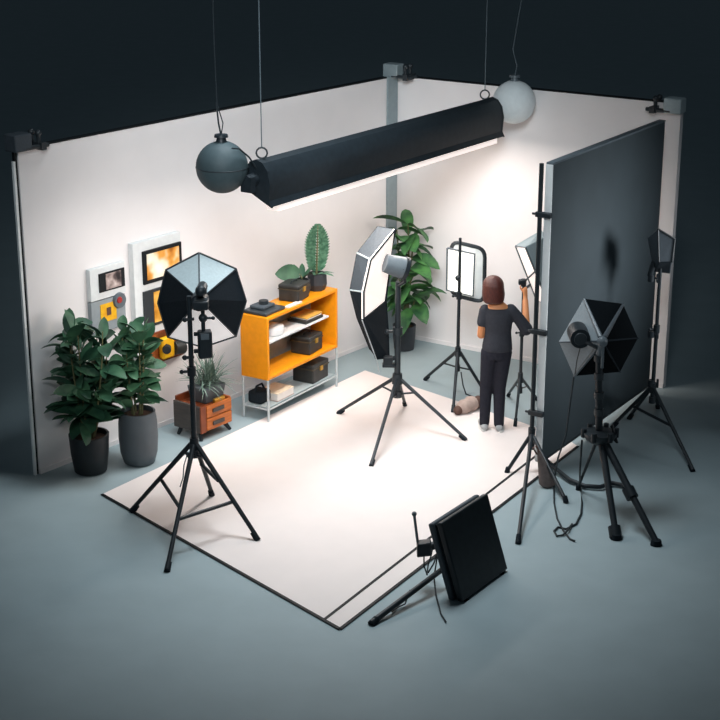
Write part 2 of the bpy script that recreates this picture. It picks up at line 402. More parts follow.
# --- LED panel near the back wall
B3 = F(457, 396)
r = thing('panel_light', B3, 'bright rectangular panel light on thin tripod next to the woman', 'studio light')
feet = [F(425, 380), F(486, 396), F(453, 413)]
stand(r, B3, hgt(B3, 238), hgt(B3, 352), feet, .020, .018, drop=hgt(B3, 370), bt=.42)
def frame_from(px, dy, base): return [X(base, x, y, dy) for x, y in px]
def rounded(c4, k=.16, seg=5):
    out = []
    for i in range(4):
        p, a, c = c4[i], c4[i - 1], c4[(i + 1) % 4]
        s0 = p + (a - p).normalized() * k; s1 = p + (c - p).normalized() * k
        for j in range(seg + 1):
            t_ = j / seg; out.append((s0 * (1 - t_) ** 2) + p * (2 * t_ * (1 - t_)) + s1 * t_ ** 2)
    return out
fq = frame_from(((447.2, 248), (474.6, 254), (473, 296), (446.7, 290)), .10, B3)
face = MB().prism(fq, V((0, .03, 0))).build('light_face', M['ledglow'], r, smooth=False)
MB().tube(fq + [fq[0]], .012, 6).build('face_bezel', M['grey'], r)
bq = rounded(frame_from(((451.5, 241), (485, 249), (484, 302.5), (451, 294.5)), .24, B3), .10)
MB().prism(bq, V((0, .03, 0))).build('reflector_plate', M['offwhite'], r, smooth=False)
q = MB(); q.tube(bq + [bq[0]], .022, 8); q.build('outer_frame', M['black'], r)
q = MB(); q.cyl(X(B3, 459, 278, 0), X(B3, 459.5, 276, .12), .022); q.sphere(X(B3, 458, 278, -.03), .032, 10, 8); q.build('tilt_knob', M['black'], r)
q = MB(); q.tube([X(B3, 461, 372, 0), X(B3, 463, 385, .02), F(466, 394, .02), F(474, 397, .02)], .008, 6); q.build('power_cord', M['cable'], r)

# sandbag lying by that stand
r = thing('sandbag', F(467, 408), 'beige sandbag with brown ends lying by the foot of the panel light', 'bag')
a_, b_ = F(459, 409, .07), F(475, 402, .08)
q = MB(); q.tube([a_.lerp(b_, k_) for k_ in (0, .12, .3, .5, .7, .88, 1)], [.03, .07, .085, .07, .09, .08, .04], 14); q.build('bag_body', M['sand'], r)
q = MB(); q.sphere(a_ + V((-.01, 0, -.015)), .052, 12, 8); q.build('bag_end', M['brown'], r)
q = MB(); q.sphere(b_ + V((.03, 0, .0)), .072, 12, 8, (.8, 1, 1)); q.build('bag_end', M['brown'], r)

# --- rectangular softbox behind the black panel, held by the woman
B4 = F(519, 419)
r = thing('softbox_stand', B4, 'white and grey rectangular softbox the woman is adjusting, half behind black panel', 'studio light')
feet = [F(515, 427), F(508, 396), F(537, 400)]
stand(r, B4, hgt(B4, 286), hgt(B4, 378), feet, .018, .015, m=M['darkgrey'], drop=hgt(B4, 392), bt=.4)
f4 = [X(B4, 515.6, 246, 0), X(B4, 525.5, 247.5, -.12), X(B4, 548, 303, -.02), X(B4, 537, 301, .12)]
mid_l, mid_r = X(B4, 525, 281, .06), X(B4, 534.5, 272, -.07)
b4 = [X(B4, 541, 231, .3), X(B4, 548, 236, .2), X(B4, 562, 275, .25), X(B4, 552, 272, .38)]
MB().prism(f4, V((.012, .004, 0))).build('front_diffuser', M['softglow'], r, smooth=False)
for i in range(4):
    j = (i + 1) % 4; nn = (f4[j] - f4[i]).cross(b4[i] - f4[i]).normalized() * .008
    MB().prism([f4[i], f4[j], b4[j], b4[i]], nn).build('side_panel', M['silver'] if i != 2 else M['offwhite'], r, smooth=False)
MB().prism(b4, V((.01, .01, 0))).build('back_panel', M['grey'], r, smooth=False)
MB().tube(f4 + [f4[0]], .011, 6).build('rim_piping', M['grey'], r)
MB().tube([mid_l, mid_r], .010, 6).build('cross_rib', M['grey'], r)
MB().tube([B4 + Z * hgt(B4, 290), X(B4, 530, 285, .08), X(B4, 545, 268, .22)], .014, 8).build('holder_arm', M['darkgrey'], r)

# --- black backdrop panel with its stands
pz = .12
pa, pb = F(541.5, 461, pz), F(649, 385, pz)
pd = (pb - pa); pd.z = 0; PL = pd.length; pd.normalize(); pn_ = V((pd.y, -pd.x, 0))   # outward, camera right
PT = 3.075
Bp = F(537, 476)
r = thing('backdrop_panel', pa - Z * pz, 'big black backdrop panel with a white front edge on its own stand', 'backdrop')
q = MB(); q.box(pa - pn_ * .06, pd * PL, pn_ * .06, Z * (PT - pz)); q.build('panel_board', M['board'], r, smooth=False)
q = MB(); q.box(pa - pd * .014 - pn_ * .066, pd * .013, pn_ * .07, Z * (PT - pz)); q.build('edge_trim', M['white'], r, smooth=False)
q = MB(); q.box(pa - pn_ * .068 + Z * (PT - pz + .001), pd * PL, pn_ * .074, Z * .018); q.build('top_rail', M['grey'], r, smooth=False)
q = MB(); q.box(pa - pn_ * .068 - Z * .018, pd * PL, pn_ * .074, Z * .017); q.build('bottom_rail', M['darkgrey'], r, smooth=False)
post = pa - pd * .035 - pn_ * .10; post.z = 0
q = MB(); q.cyl(post + Z * .28, post + Z * (PT + .01), .022, None, 12); q.build('pole', M['black'], r)
for k_ in (.62, 1.45, 2.6):
    q = MB(); c = post + Z * k_; q.cbox(c + pn_ * .04, pd * .05, pn_ * .16, Z * .05); q.cyl(c, c - pn_ * .08, .012); q.build('pole_clamp', M['black'], r, bevel=.006)
for f in (F(518, 544), F(507, 473), F(566, 503)):
    q = MB(); q.cyl(post + Z * .40, f + Z * .02, .020, .018, 10); lg = q.build('leg', M['black'], r)
    q = MB(); q.cyl(f + Z * .004, f + Z * .06 + (post - f) * .04, .027, .022, 10); q.build('rubber_foot', M['blackfab'], lg)
MB().cyl(post + Z * .36, post + Z * .46, .036, None, 12).build('collar', M['black'], r); MB().cyl(post + Z * .24, post + Z * .30, .034, None, 12).build('collar', M['black'], r)
# bag hung on that stand
r = thing('sandbag', F(545, 490), 'grey-brown weight bag slumped against the foot of the black panel', 'bag')
q = MB(); c = F(544, 486, .0)
q.loft([(c.x + .03, c.y - .02, .002, .045, .04), (c.x + .03, c.y - .02, .03, .08, .06), (c.x + .02, c.y - .01, .10, .078, .06), (c.x - .01, c.y, .19, .055, .045), (c.x - .04, c.y, .28, .034, .03), (c.x - .065, c.y, .37, .016, .016)], 18); q.build('bag_body', M['greybrown'], r)
q = MB(); q.tube([c + V((-.06, -.01, .35)), c + V((-.09, -.01, .42)), c + V((-.12, -.01, .40)), c + V((-.08, 0, .33))], .009, 6); q.build('bag_strap', M['brown'], r)

# --- dark hexagonal softbox on heavy tripod, in front of the black panel
B5 = F(603, 507)
r = thing('softbox_stand', B5, 'dark star-shaped softbox on heavy tripod in front of the black panel', 'studio light')
feet = [F(616, 539), F(656, 545), F(578, 490)]
hz = hgt(B5, 434)
q = MB(); q.cyl(X(B5, 599, 441, 0), X(B5, 599, 346, 0), .036, .030, 14); q.build('pole', M['black'], r)
q = MB(); c = X(B5, 600, 432, 0); q.lathe(c - Z * .06, [(.05, -.06), (.12, -.02), (.155, .03), (.155, .06), (.06, .08)], 20); q.build('collar', M['black'], r)
for k_ in range(6):
    a_ = k_ * PI / 3; cc = c + V((math.cos(a_) * .15, math.sin(a_) * .15, -.0)); MB().cyl(cc - Z * .05, cc + Z * .035, .026, None, 10).build('leg_bolt', M['black'], r)
for i, f in enumerate(feet):
    a_ = c + (f - c) * .06; a_.z = c.z - .05
    lr = .036 if i < 2 else .016
    lg = MB().cyl(a_, f + Z * .03, lr, lr * .8, 12).build('leg', M['black'], r)
    if i < 2:
        kk = a_.lerp(f, .52 if i else .93); MB().cyl(kk - (f - a_).normalized() * .05, kk + (f - a_).normalized() * .05, lr * 1.6, None, 14).build('leg_joint', M['black'], lg)
    MB().cyl(f + Z * .003, f + Z * .05, lr * 1.5, lr * 1.2, 12).build('rubber_foot', M['blackfab'], lg)
MB().tube([X(B5, 612, 437, -.02), X(B5, 617, 443, -.05), X(B5, 612, 425, 0)], .014, 8).build('crank_handle', M['black'], r)
for yy in (358, 376, 395, 412):
    kq = X(B5, 599, yy, 0); q = MB(); q.cyl(kq - Z * .03, kq + Z * .03, .046, None, 14); q.build('pole_joint', M['darkgrey'], r)
rim = [X(B5, *p) for p in ((584, 299, .38), (559, 342, .34), (574, 376, .30), (620, 372, .22), (638, 338, .22), (623, 304, .30))]
ap = X(B5, 602, 341, -.05)
hub = [ap + (q_ - ap).normalized() * .05 for q_ in rim]
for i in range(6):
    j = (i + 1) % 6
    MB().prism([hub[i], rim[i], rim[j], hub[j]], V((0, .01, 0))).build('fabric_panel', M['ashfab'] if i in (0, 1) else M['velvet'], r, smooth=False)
for i in (0, 2, 5): MB().tube([hub[i] - V((0, .012, 0)), rim[i] - V((0, .012, 0))], [.024, .012], 8).build('rib', M['midgrey'] if i == 5 else M['grey'], r)
for i in (1, 3, 4): MB().tube([hub[i] - V((0, .006, 0)), rim[i] - V((0, .006, 0))], [.010, .006], 8).build('rib', M['midgrey'] if i == 1 else M['blackfab'], r)
MB().prism([C for C in [ap + (q_ - ap) * .97 + V((0, .015, 0)) for q_ in rim]], V((0, .01, 0))).build('front_cloth', M['blackfab'], r, smooth=False)
hd = X(B5, 580, 338, .02)
MB().cyl(hd + V((0, .2, 0)), hd - V((0, .03, 0)), .095, .09, 24).build('lamp_head', M['black'], r)
MB().cyl(hd - V((0, .031, 0)), hd - V((0, .045, 0)), .06, .055, 20).build('lamp_lens', M['darkgrey'], r)
MB().tube([hd, X(B5, 592, 345, -.03), X(B5, 600, 349, -.02)], .02, 8).build('head_bracket', M['black'], r)
q = MB(); q.sphere(ap - V((0, .02, 0)), .05, 14, 10); q.cyl(ap, X(B5, 599, 356, 0), .03, .035, 12); q.cyl(X(B5, 603, 346, -.06), X(B5, 602, 368, -.06), .014); q.build('speed_ring', M['grey'], r)
MB().tube([hd + V((0, -.04, -.08)), X(B5, 577, 360, .05), X(B5, 575, 374, .12)], .005, 6).build('pull_cord', M['black'], r)
# hose drooping from panel to tripod
q = MB(); q.tube([F(545, 459, .10), F(556, 469, .06), F(570, 480, .04), F(585, 486, .035), F(600, 487, .035), F(612, 483, .035), F(622, 485, .035), F(631, 491, .04)], .022, 10)
tag(q.build('hose', M['black'], loc=F(588, 487)), 'thick black hose lying from the black panel to the heavy tripod leg', 'hose')
# thin cables
q = MB(); q.tube([X(B5, 582, 440, -.05), X(B5, 580, 470, -.05), F(580, 486, .03), F(582, 503, .012), F(581, 514, .012), F(576, 524, .012), F(566, 529, .012), F(558, 527, .012), F(554, 531, .012), F(557, 536, .012), F(563, 535, .012), F(568, 530, .03), F(572, 524, .012)], .0095, 8)
tag(q.build('cable', M['cable'], loc=F(575, 520)), 'looped black cable hanging from the heavy tripod to the floor', 'cable')
q = MB(); q.tube([X(B5, 574, 376, .30), X(B5, 570, 405, .25), X(B5, 566, 435, .2), X(B5, 558, 458, .1), F(554, 482, .02), F(554, 502, .012), F(557, 518, .012), F(563, 530, .012), F(570, 539, .012), F(575, 541, .012)], .0085, 8)
tag(q.build('cable', M['cable'], loc=F(556, 510)), 'second thin cable curling on the floor beside the looped one', 'cable')
# --- tripod lamp at the right end of the panel
B6 = F(650, 434)
r = thing('spotlight_stand', B6, 'small dark hooded lamp on tripod at the far right end of the black panel', 'studio light')
feet = [F(693, 472), F(612, 428), F(629, 419), F(658, 408)]
stand(r, B6, hgt(B6, 268), hgt(B6, 388), feet, .022, .020, drop=hgt(B6, 402), bt=.12, second=False, braces=((0, 1, .46),))
for yy in (278, 334, 383):
    k = X(B6, 651, yy, 0); q = MB(); q.cyl(k - Z * .035, k + Z * .035, .034); q.cyl(k, k + V((.06, -.01, 0)), .014); q.cbox(k + V((.065, -.01, 0)), V((.02, 0, 0)), V((0, .03, 0)), Z * .09); q.build('clamp_knob', M['black'], r)
fr6 = [X(B6, *p) for p in ((647, 238, .1), (674, 245, .1), (670, 274, .1), (654, 272, .1))]
bk6 = [X(B6, *p) for p in ((658, 229, -.16), (675, 239, -.18), (672, 262, -.2), (659, 262, -.2))]
q = MB(); q.hexa(bk6 + fr6); q.build('lamp_hood', M['midgrey'], r, smooth=False, bevel=.01)
MB().tube(bk6 + [bk6[0]], .010, 6).build('hood_rim', M['black'], r)
q = MB(); q.cyl(X(B6, 654, 262, 0), X(B6, 650, 276, 0), .03); q.build('bracket', M['black'], r)

# --- black panel lamp standing tilted on the floor in front
BL, BR = F(463, 604), F(508, 571)
w_ = (BR - BL).normalized(); W_ = (BR - BL).length; back = V((-w_.y, w_.x, 0))
up_ = (back * .22 + Z * .65); nrm = w_.cross(up_).normalized()
if nrm.dot(back) < 0: nrm = -nrm
r = thing('floor_panel_light', BL.lerp(BR, .5) + back * .05, 'black panel light standing tilted on the floor, its back to us', 'studio light')
o = BL + Z * .02
hs = MB().box(o, w_ * W_, up_, nrm * .055).build('rear_housing', M['black'], r, bevel=.012)
MB().box(o + nrm * .057 + w_ * .02 + up_ * .03, w_ * (W_ - .04), up_ * .94, nrm * .03).build('inner_core', M['blackfab'], r, smooth=False)
MB().box(o + nrm * .088 - w_ * .0 + up_ * .01, w_ * W_, up_ * .99, nrm * .055).build('front_housing', M['midgrey'], r, bevel=.014)
MB().box(o + nrm * .144 + w_ * .04 + up_ * .06, w_ * (W_ - .08), up_ * .88, nrm * .012).build('light_face', M['offwhite'], r, smooth=False)
for k_ in (.1, .9):
    MB().cbox(BL + w_ * (W_ * k_) + nrm * .06 + Z * .011, w_ * .06, back * .12, Z * .02).build('rubber_foot', M['blackfab'], r)
hub_ = F(424, 548, .34)
q = MB(); q.cyl(hub_ + V((-.04, 0, -.02)), hub_ + V((.14, .03, .03)), .035); q.cbox(hub_, V((.12, .03, .0)), V((0, .1, 0)), Z * .12); q.build('mount', M['black'], r, bevel=.01)
q = MB(); q.cyl(hub_ + V((-.05, 0, .03)), hub_ + V((-.085, 0, .30)), .012); q.sphere(hub_ + V((-.085, 0, .31)), .022, 10, 8); q.build('adjusting_rod', M['grey'], r)
fa = F(371, 623, .02)
q = MB(); q.cyl(fa, F(444, 568, .16), .026, .024, 12); lg = q.build('leg', M['black'], r)
MB().cyl(fa - Z * .015, fa + (F(444, 568, .16) - fa).normalized() * .07, .034, .03, 12).build('rubber_foot', M['blackfab'], lg)
for pts in ([(433, 545, .34), (431, 556, .2), (428, 566, .1), (427, 575, .06)], [(438, 550, .3), (434, 563, .15), (428, 573, .08)], [(438, 552, .3), (434, 577, .1), (436, 595, .03), (441, 614, .012), (446, 622, .012)], [(424, 553, .3), (424, 566, .15), (427, 574, .1)], [(410, 590, .1), (405, 604, .02), (398, 607, .012), (392, 612, .012)]):
    q = MB(); q.tube([F(*p_) for p_ in pts], .007, 6); q.build('power_cord', M['cable'], r)

# ------------------------------------------------------------------ overhead strip light and globes
A0, A1 = F(258, 179, 3.0), F(491, 113.5, 3.0)
ax = (A1 - A0).normalized(); hn = V((ax.y, -ax.x, 0)); SL = (A1 - A0).length
r = thing('strip_light', A0.lerp(A1, .5), 'long black overhead strip light hanging above the white mat', 'ceiling light')
prof = [(.165, -.24), (.135, -.185), (.15, -.03), (.125, .085), (.07, .155), (0, .18), (-.07, .155), (-.125, .085), (-.15, -.0), (-.15, -.05), (-.15, -.09)]
inn = [(h * .93, z * .93 - (.012 if z < -.1 else 0)) for h, z in prof]
q = MB(); k = len(prof)
ls = [A0 + hn * h + Z * z for h, z in prof]; li = [A0 + hn * h + Z * z for h, z in inn]
for lst in (ls, li): q.v += lst + [p + ax * SL for p in lst]
for i in range(k - 1):
    q.f.append((i, i + 1, k + i + 1, k + i)); q.f.append((2 * k + i + 1, 2 * k + i, 3 * k + i, 3 * k + i + 1))
for e in (0, k - 1): q.f.append((e, k + e, 3 * k + e, 2 * k + e))
for s_ in (0, k):
    for i in range(k - 1): q.f.append((s_ + i, s_ + i + 1, 2 * k + s_ + i + 1, 2 * k + s_ + i))
q.build('shade', M['black'], r, ang=30)
for e, s_ in ((A0, -1), (A1, 1)):
    MB().prism([e + hn * (h * 1.03) + Z * (z * 1.03) for h, z in prof], ax * (s_ * .025)).build('end_cap', M['black'], r, smooth=False)
MB().box(A0 + ax * .16 - hn * .03 - Z * .315, ax * (SL - .2), hn * .14, Z * .12).build('diffuser', M['diff'], r, smooth=False)
for pt, xx, y1 in ((.015, None, 0), (.965, None, 0)):
    c = A0 + ax * (SL * pt) + Z * .18
    MB().tube([c + V((.05 * math.cos(a_), 0, .05 + .05 * math.sin(a_))) for a_ in [i * PI / 6 - PI / 2 for i in range(13)]], .009, 6).build('hook', M['darkgrey'], r)
    MB().cyl(c + Z * .1, c + Z * 4.2, .0055, None, 6).build('cable', M['palecable'], r)
c = A0 - ax * .06 - hn * .02
q = MB(); q.cyl(c - ax * .09, c + ax * .05, .055, .06, 14); q.cbox(c - ax * .06 - Z * .03, ax * .07, hn * .12, Z * .14); q.build('socket', M['black'], r)
q = MB(); q.tube([A0 - ax * .02 + Z * .1, A0 - ax * .12 + Z * .22, A0 - ax * .26 + Z * .32, A0 - ax * .36 + Z * .34], .008, 6); q.build('link_cable', M['cable'], r)
def globe(c, rad, m, label, cap_m, cx):
    r = thing('globe_lamp', c, label, 'pendant lamp', 'globes at the ends of the strip light')
    MB().sphere(c, rad, 32, 20).build('globe', m, r)
    q = MB(); q.cyl(c + Z * (rad * .97), c + Z * (rad + .05), .05, .035, 14); q.cyl(c + Z * (rad + .035), c + Z * (rad + .06), .065, .06, 14); q.build('cap', cap_m, r)
    MB().tube([c + Z * (rad + .05), c + V((.02, 0, rad + .16)), c + V((-.03, 0, rad + .34)), c + V((cx, 0, rad + .9)), c + V((cx, 0, rad + 4))], .0055, 6).build('cable', M['palecable'] if cx > 0 else M['cable'], r)
    if cx < 0: MB().tube([c + Z * (rad + .05), c + V((-.02, 0, rad + .16)), c + V((-.035, 0, rad + .34))], .0085, 6).build('cable_loop', M['cable'], r)
    if cx < 0: MB().lathe(c, [(rad * 1.0, -.006), (rad * 1.008, -.004), (rad * 1.008, .004), (rad * 1.0, .006)], 40, False, False).build('seam', M['darkgrey'], r)
    return r
globe(P(222, 167, A0.y - .05), .238, M['ballshaded'], 'grey globe lamp with painted-in shade hanging at the near left end of the strip light', M['black'], -.04)
globe(P(514, 102, A1.y + .15), .242, M['balllit'], 'grey globe lamp with painted-in light hanging at the far right end of the strip light', M['grey'], .05)

# ------------------------------------------------------------------ pictures on the left wall
def wbox(s0, s1, t0, t1, z0, z1): return MB().box(WP(s0, t0, z0), u * (s1 - s0), n * (t1 - t0), Z * (z1 - z0))
DS, DZ = -.05, -.045
def wb2(s0, s1, t0, t1, z0, z1): return wbox(s0 + DS, s1 + DS, t0, t1, z0 + DZ, z1 + DZ)
r = thing('picture_board', WP(1.65, 0, 1.42), 'tall white board with three warm-toned pictures on the left wall', 'picture')
lab(wb2(1.36, 2.035, .002, .07, .78, 2.12).build('board', M['offwhite'], r, smooth=False, bevel=.004), 'white backing board')
f = wb2(1.478, 2.02, .071, .095, 1.675, 2.02).build('picture_frame', M['edge'], r, smooth=False); wb2(1.52, 1.98, .0955, .099, 1.715, 1.985).build('print', M['ph1'], f, smooth=False)
f = wb2(1.466, 2.01, .071, .09, 1.215, 1.60).build('picture_frame', M['darkgrey'], r, smooth=False); wb2(1.60, 1.97, .0905, .094, 1.245, 1.57).build('print', M['ph2'], f, smooth=False)
f = wb2(1.44, 2.01, .071, .09, .80, 1.135).build('picture_frame', M['redwood'], r, smooth=False); wb2(1.46, 1.98, .0905, .094, .82, 1.115).build('print', M['ph3'], f, smooth=False)
r = thing('wall_camera', WP(1.66, .1, .9), 'yellow box camera with dark lens hung at the foot of the tall picture board', 'camera')
wbox(1.58, 1.75, .096, .17, .80, 1.03).build('body', M['yellow'], r, bevel=.02)
q = MB(); q.cyl(WP(1.755, .14, .88), WP(1.88, .15, .87), .07, .075, 18); q.build('lens', M['case'], r)
q = MB(); q.cyl(WP(1.63, .165, .92), WP(1.60, .20, .91), .05, .045, 16); q.build('front_lens', M['black'], r)
r = thing('picture_board', WP(.96, 0, 1.76), 'small white framed print hung above the yellow note on left wall', 'picture')
wbox(.735, 1.20, .002, .06, 1.60, 1.925).build('board', M['offwhite'], r, smooth=False, bevel=.004)
f = wbox(.845, 1.18, .061, .075, 1.675, 1.865).build('picture_frame', M['edge'], r, smooth=False); wbox(.925, 1.13, .0755, .079, 1.69, 1.85).build('print', M['ph4'], f, smooth=False)
r = thing('pin_board', WP(.96, 0, 1.43), 'grey pin board with yellow note and round badge above the tallest plant', 'pin board')
wbox(.735, 1.19, .002, .055, 1.26, 1.59).build('board', M['greyboard'], r, smooth=False, bevel=.004)
f = wbox(.85, 1.06, .056, .062, 1.36, 1.545).build('note', M['yellow'], r, smooth=False); wbox(.93, .985, .0625, .066, 1.42, 1.50).build('note_mark', M['brown'], f, smooth=False)
q = MB(); q.cyl(WP(1.10, .056, 1.54), WP(1.10, .085, 1.54), .085, .075, 22); f = q.build('badge', M['grey'], r)
q = MB(); q.cyl(WP(1.085, .0855, 1.55), WP(1.085, .095, 1.55), .035, .03, 14); q.build('badge_centre', M['red'], f)

# ------------------------------------------------------------------ plants
def leaf(m, base, d, L, W, droop=.4, fold=.12, k=7, tip=1.0, side=None):
    base = V(base); d = V(d).normalized()
    if side is None:
        side = d.cross(Z); side = side if side.length > 1e-3 else V((1, 0, 0))
    side = side.normalized()
    rows = []; p = base.copy(); dd = d.copy()
    for i in range(k + 1):
        t_ = i / k
        wd = W * .5 * (math.sin(PI * min(1, t_ * .96 + .02) ** tip) ** .75) if 0 < i < k else W * .02
        upn = side.cross(dd).normalized()
        bi = len(m.v); m.v += [p - side * wd + upn * (wd * fold * 2), p.copy(), p + side * wd + upn * (wd * fold * 2)]
        rows.append(bi)
        dd = (dd - Z * (droop / k)).normalized(); p = p + dd * (L / k)
    for i in range(k):
        a, c = rows[i], rows[i + 1]
        m.f += [(a, a + 1, c + 1, c), (a + 1, a + 2, c + 2, c + 1)]
def clear_walls(m):                     # leaves rest against a wall instead of passing through it
    for i, v in enumerate(m.v):
        for o_, n_ in ((LEFT, n), (CORN, nb)):
            e = (v - o_).dot(n_)
            if e < .05: v = v + n_ * (.03 + .02 * math.exp(e - .05) - e)
        m.v[i] = v
def pot(r, c, prof, m, soil_r, soil_z, ridges=0):
    MB().lathe(c, prof, 36, True, False).build('pot', m, r, ang=50)
    q = MB(); q.lathe(c, [(soil_r, soil_z - .03), (soil_r, soil_z), (soil_r * .6, soil_z + .015), (.001, soil_z + .02)], 24); q.build('soil', M['soil'], r)
def bushy(r, c, z0, z1, rad, nst, nl, L, W, lm, seed, droop=.5, lean=V((0, 0, 0)), up=.35):
    g = random.Random(seed); fo = MB()
    for s_ in range(nst):
        a0 = 2 * PI * s_ / nst + g.uniform(-.3, .3); rr = rad * g.uniform(.25, .55)
        top = c + V((math.cos(a0) * rr, math.sin(a0) * rr, z1 - g.uniform(0, .3) * (z1 - z0))) + lean
        b0 = c + V((math.cos(a0) * .04, math.sin(a0) * .04, z0 - .03))
        md = b0.lerp(top, .5) + V((math.cos(a0), math.sin(a0), 0)) * (rr * .25)
        pts = [b0 * (1 - t_) ** 2 + md * (2 * t_ * (1 - t_)) + top * t_ ** 2 for t_ in [i / 8 for i in range(9)]]
        MB().tube(pts, [.013 - .001 * i for i in range(9)], 7).build('stem', M['stem'], r)
        for i in range(nl):
            t_ = .16 + .84 * (i + g.random() * .5) / nl
            p = b0 * (1 - t_) ** 2 + md * (2 * t_ * (1 - t_)) + top * t_ ** 2
            a = i * 2.4 + s_ + g.uniform(-.3, .3); el = up + t_ * .5 + g.uniform(-.55, .5)
            d = V((math.cos(a) * math.cos(el), math.sin(a) * math.cos(el), math.sin(el)))
            ll = L * g.uniform(.8, 1.15) * (1.1 - .25 * t_)
            sd_ = Matrix.Rotation(g.uniform(-.9, .9), 3, d) @ d.cross(Z)
            leaf(fo, p + d * .02, d, ll, W * ll / L * g.uniform(.85, 1.15), droop * g.uniform(.3, 2.2), .14, side=sd_)
    clear_walls(fo); fo.build('foliage', lm, r, ang=180)
c = WP(.36, .34); 
r = thing('potted_rubber_plant', c, 'taller bushy dark green plant in a black pot at the wall end', 'plant')
pot(r, c, [(.13, 0), (.16, .02), (.185, .2), (.195, .36), (.198, .40), (.178, .40), (.172, .3)], M['potblack'], .176, .35)
bushy(r, c, .37, 1.50, .46, 8, 18, .31, .150, M['leaf'], 5, .5)
c = WP(.83, .54)
r = thing('potted_rubber_plant', c, 'shorter green leafy plant in a round grey pot', 'plant')
pot(r, c, [(.13, 0), (.155, .015), (.185, .12), (.197, .28), (.192, .44), (.178, .55), (.160, .55), (.165, .45)], M['potgrey'], .166, .50)
bushy(r, c, .50, 1.42, .25, 6, 16, .23, .145, M['leaf2'], 9, .4)
c = F(404, 349)
r = thing('potted_fiddle_fig', c, 'tall broad-leaved plant in a charcoal pot in the wall corner', 'plant')
pot(r, c, [(.10, 0), (.12, .01), (.135, .15), (.142, .31), (.128, .31), (.124, .24)], M['potcharcoal'], .125, .28)
g = random.Random(4); fo = MB()
tops = [c + V((-.10, -.02, 1.50)), c + V((.10, -.1, 1.42)), c + V((.08, -.1, 1.0)), c + V((.12, -.12, .66)), c + V((-.02, -.15, .85)), c + V((.03, -.1, 1.58))]
for s_, tp in enumerate(tops):
    b0 = c + V((.018 * (s_ - 3), -.02, .27)); md = b0.lerp(tp, .55) + V((.03, 0, .05))
    pts = [b0 * (1 - t_) ** 2 + md * (2 * t_ * (1 - t_)) + tp * t_ ** 2 for t_ in [i / 8 for i in range(9)]]
    MB().tube(pts, [.015 - .001 * i for i in range(9)], 8).build('stem', M['stem'], r)
    for i in range(8):
        a = i * 2.4 + s_ * 1.1; el = g.uniform(-.1, .85)
        d = V((math.cos(a) * math.cos(el), math.sin(a) * math.cos(el) * .8 - .2, math.sin(el)))
        p = pts[8 - (i % 4)]
        for o_, n_ in ((LEFT, n), (CORN, nb)):
            if (p + d * .4 - o_).dot(n_) < .1 and d.dot(n_) < .1: d = d - n_ * (d.dot(n_) - .2)
        leaf(fo, p, d, g.uniform(.32, .46), g.uniform(.15, .21), g.uniform(.4, 1.4), .16, side=Matrix.Rotation(g.uniform(-.6, .6), 3, d.normalized()) @ d.cross(Z))
clear_walls(fo); fo.build('foliage', M['leaf3'], r, ang=180)

# ------------------------------------------------------------------ small side cabinet with grassy plant
r = thing('side_cabinet', WP(1.8, .4), 'small orange-brown two-drawer cabinet with splayed dark legs', 'cabinet')
s0, s1, t0, t1, z0, z1 = 1.60, 2.07, .26, .64, .09, .38
lab(wbox(s0, s0 + .03, t0, t1, z0, z1).build('side_panel', M['darkwood'], r, smooth=False, bevel=.006), 'dark grey side panel')
wbox(s1 - .03, s1, t0, t1, z0, z1).build('side_panel', M['wood'], r, smooth=False, bevel=.006)
wbox(s0 + .03, s1 - .03, t0, t1 - .02, z0, z0 + .03).build('bottom_panel', M['wood'], r, smooth=False)
wbox(s0 + .03, s1 - .03, t0, t0 + .02, z0 + .03, z1 + .04).build('back_panel', M['redwood'], r, smooth=False)
wbox(s0 + .03, s1 - .03, t0 + .02, t1 - .02, z1 - .06, z1 - .03).build('top_panel', M['redwood'], r, smooth=False)
wbox(s0 + .0, s0 + .08, t1, t1 + .02, z0, z1).build('stile', M['redwood'], r, smooth=False, bevel=.004)
for k_, (za, zb) in enumerate(((z0 + .01, z0 + .138), (z0 + .148, z1 - .01))):
    d_ = wbox(s0 + .09, s1 - .01, t1, t1 + .02, za, zb).build('drawer', M['wood'], r, smooth=False, bevel=.005)
    wbox(s0 + .17, s1 - .13, t1 + .0205, t1 + .034, (za + zb) / 2 - .022, (za + zb) / 2 + .022).build('drawer_handle', M['darkwood'], d_, smooth=False, bevel=.004)
for (sx, tx, ds, dt) in ((s0 + .06, t0 + .06, -.04, -.02), (s1 - .06, t0 + .06, .04, -.02), (s0 + .06, t1 - .05, -.04, .04), (s1 - .06, t1 - .05, .05, .04)):
    MB().cyl(WP(sx, tx, z0), WP(sx + ds, tx + dt, 0.002), .028, .018, 10).build('leg', M['black'], r)
c = WP(1.90, .46, z1 - .03)
r = thing('potted_spider_plant', c, 'wispy grey-green bladed plant in a square grey pot on the small cabinet', 'plant')
MB().hexa([c + u * a + n * e for a, e in ((-.13, -.11), (.13, -.11), (.13, .11), (-.13, .11))] + [c + u * a + n * e + Z * .17 for a, e in ((-.16, -.13), (.16, -.13), (.16, .13), (-.16, .13))]).build('pot', M['potgrey'], r, bevel=.01)
g = random.Random(8); fo = MB()
for i in range(150):
    a = g.uniform(0, 2 * PI); el = g.uniform(.35, 1.45)
    d = V((math.cos(a) * math.cos(el), math.sin(a) * math.cos(el), math.sin(el))) + n * .12
    leaf(fo, c + u * g.uniform(-.1, .1) + n * g.uniform(-.06, .06) + Z * .165, d, g.uniform(.22, .42), .013, g.uniform(.4, 1.3), .2, 6)
fo.build('foliage', M['leaf5'], r, ang=180)
q = wbox(1.84, 1.99, .60, .635, z1 - .03, z1 + .02)
tag(q.build('brass_box', M['brass'], loc=WP(1.91, .61, z1 - .03), bevel=.005), 'tiny brass-coloured box on the front edge of the small cabinet', 'box')

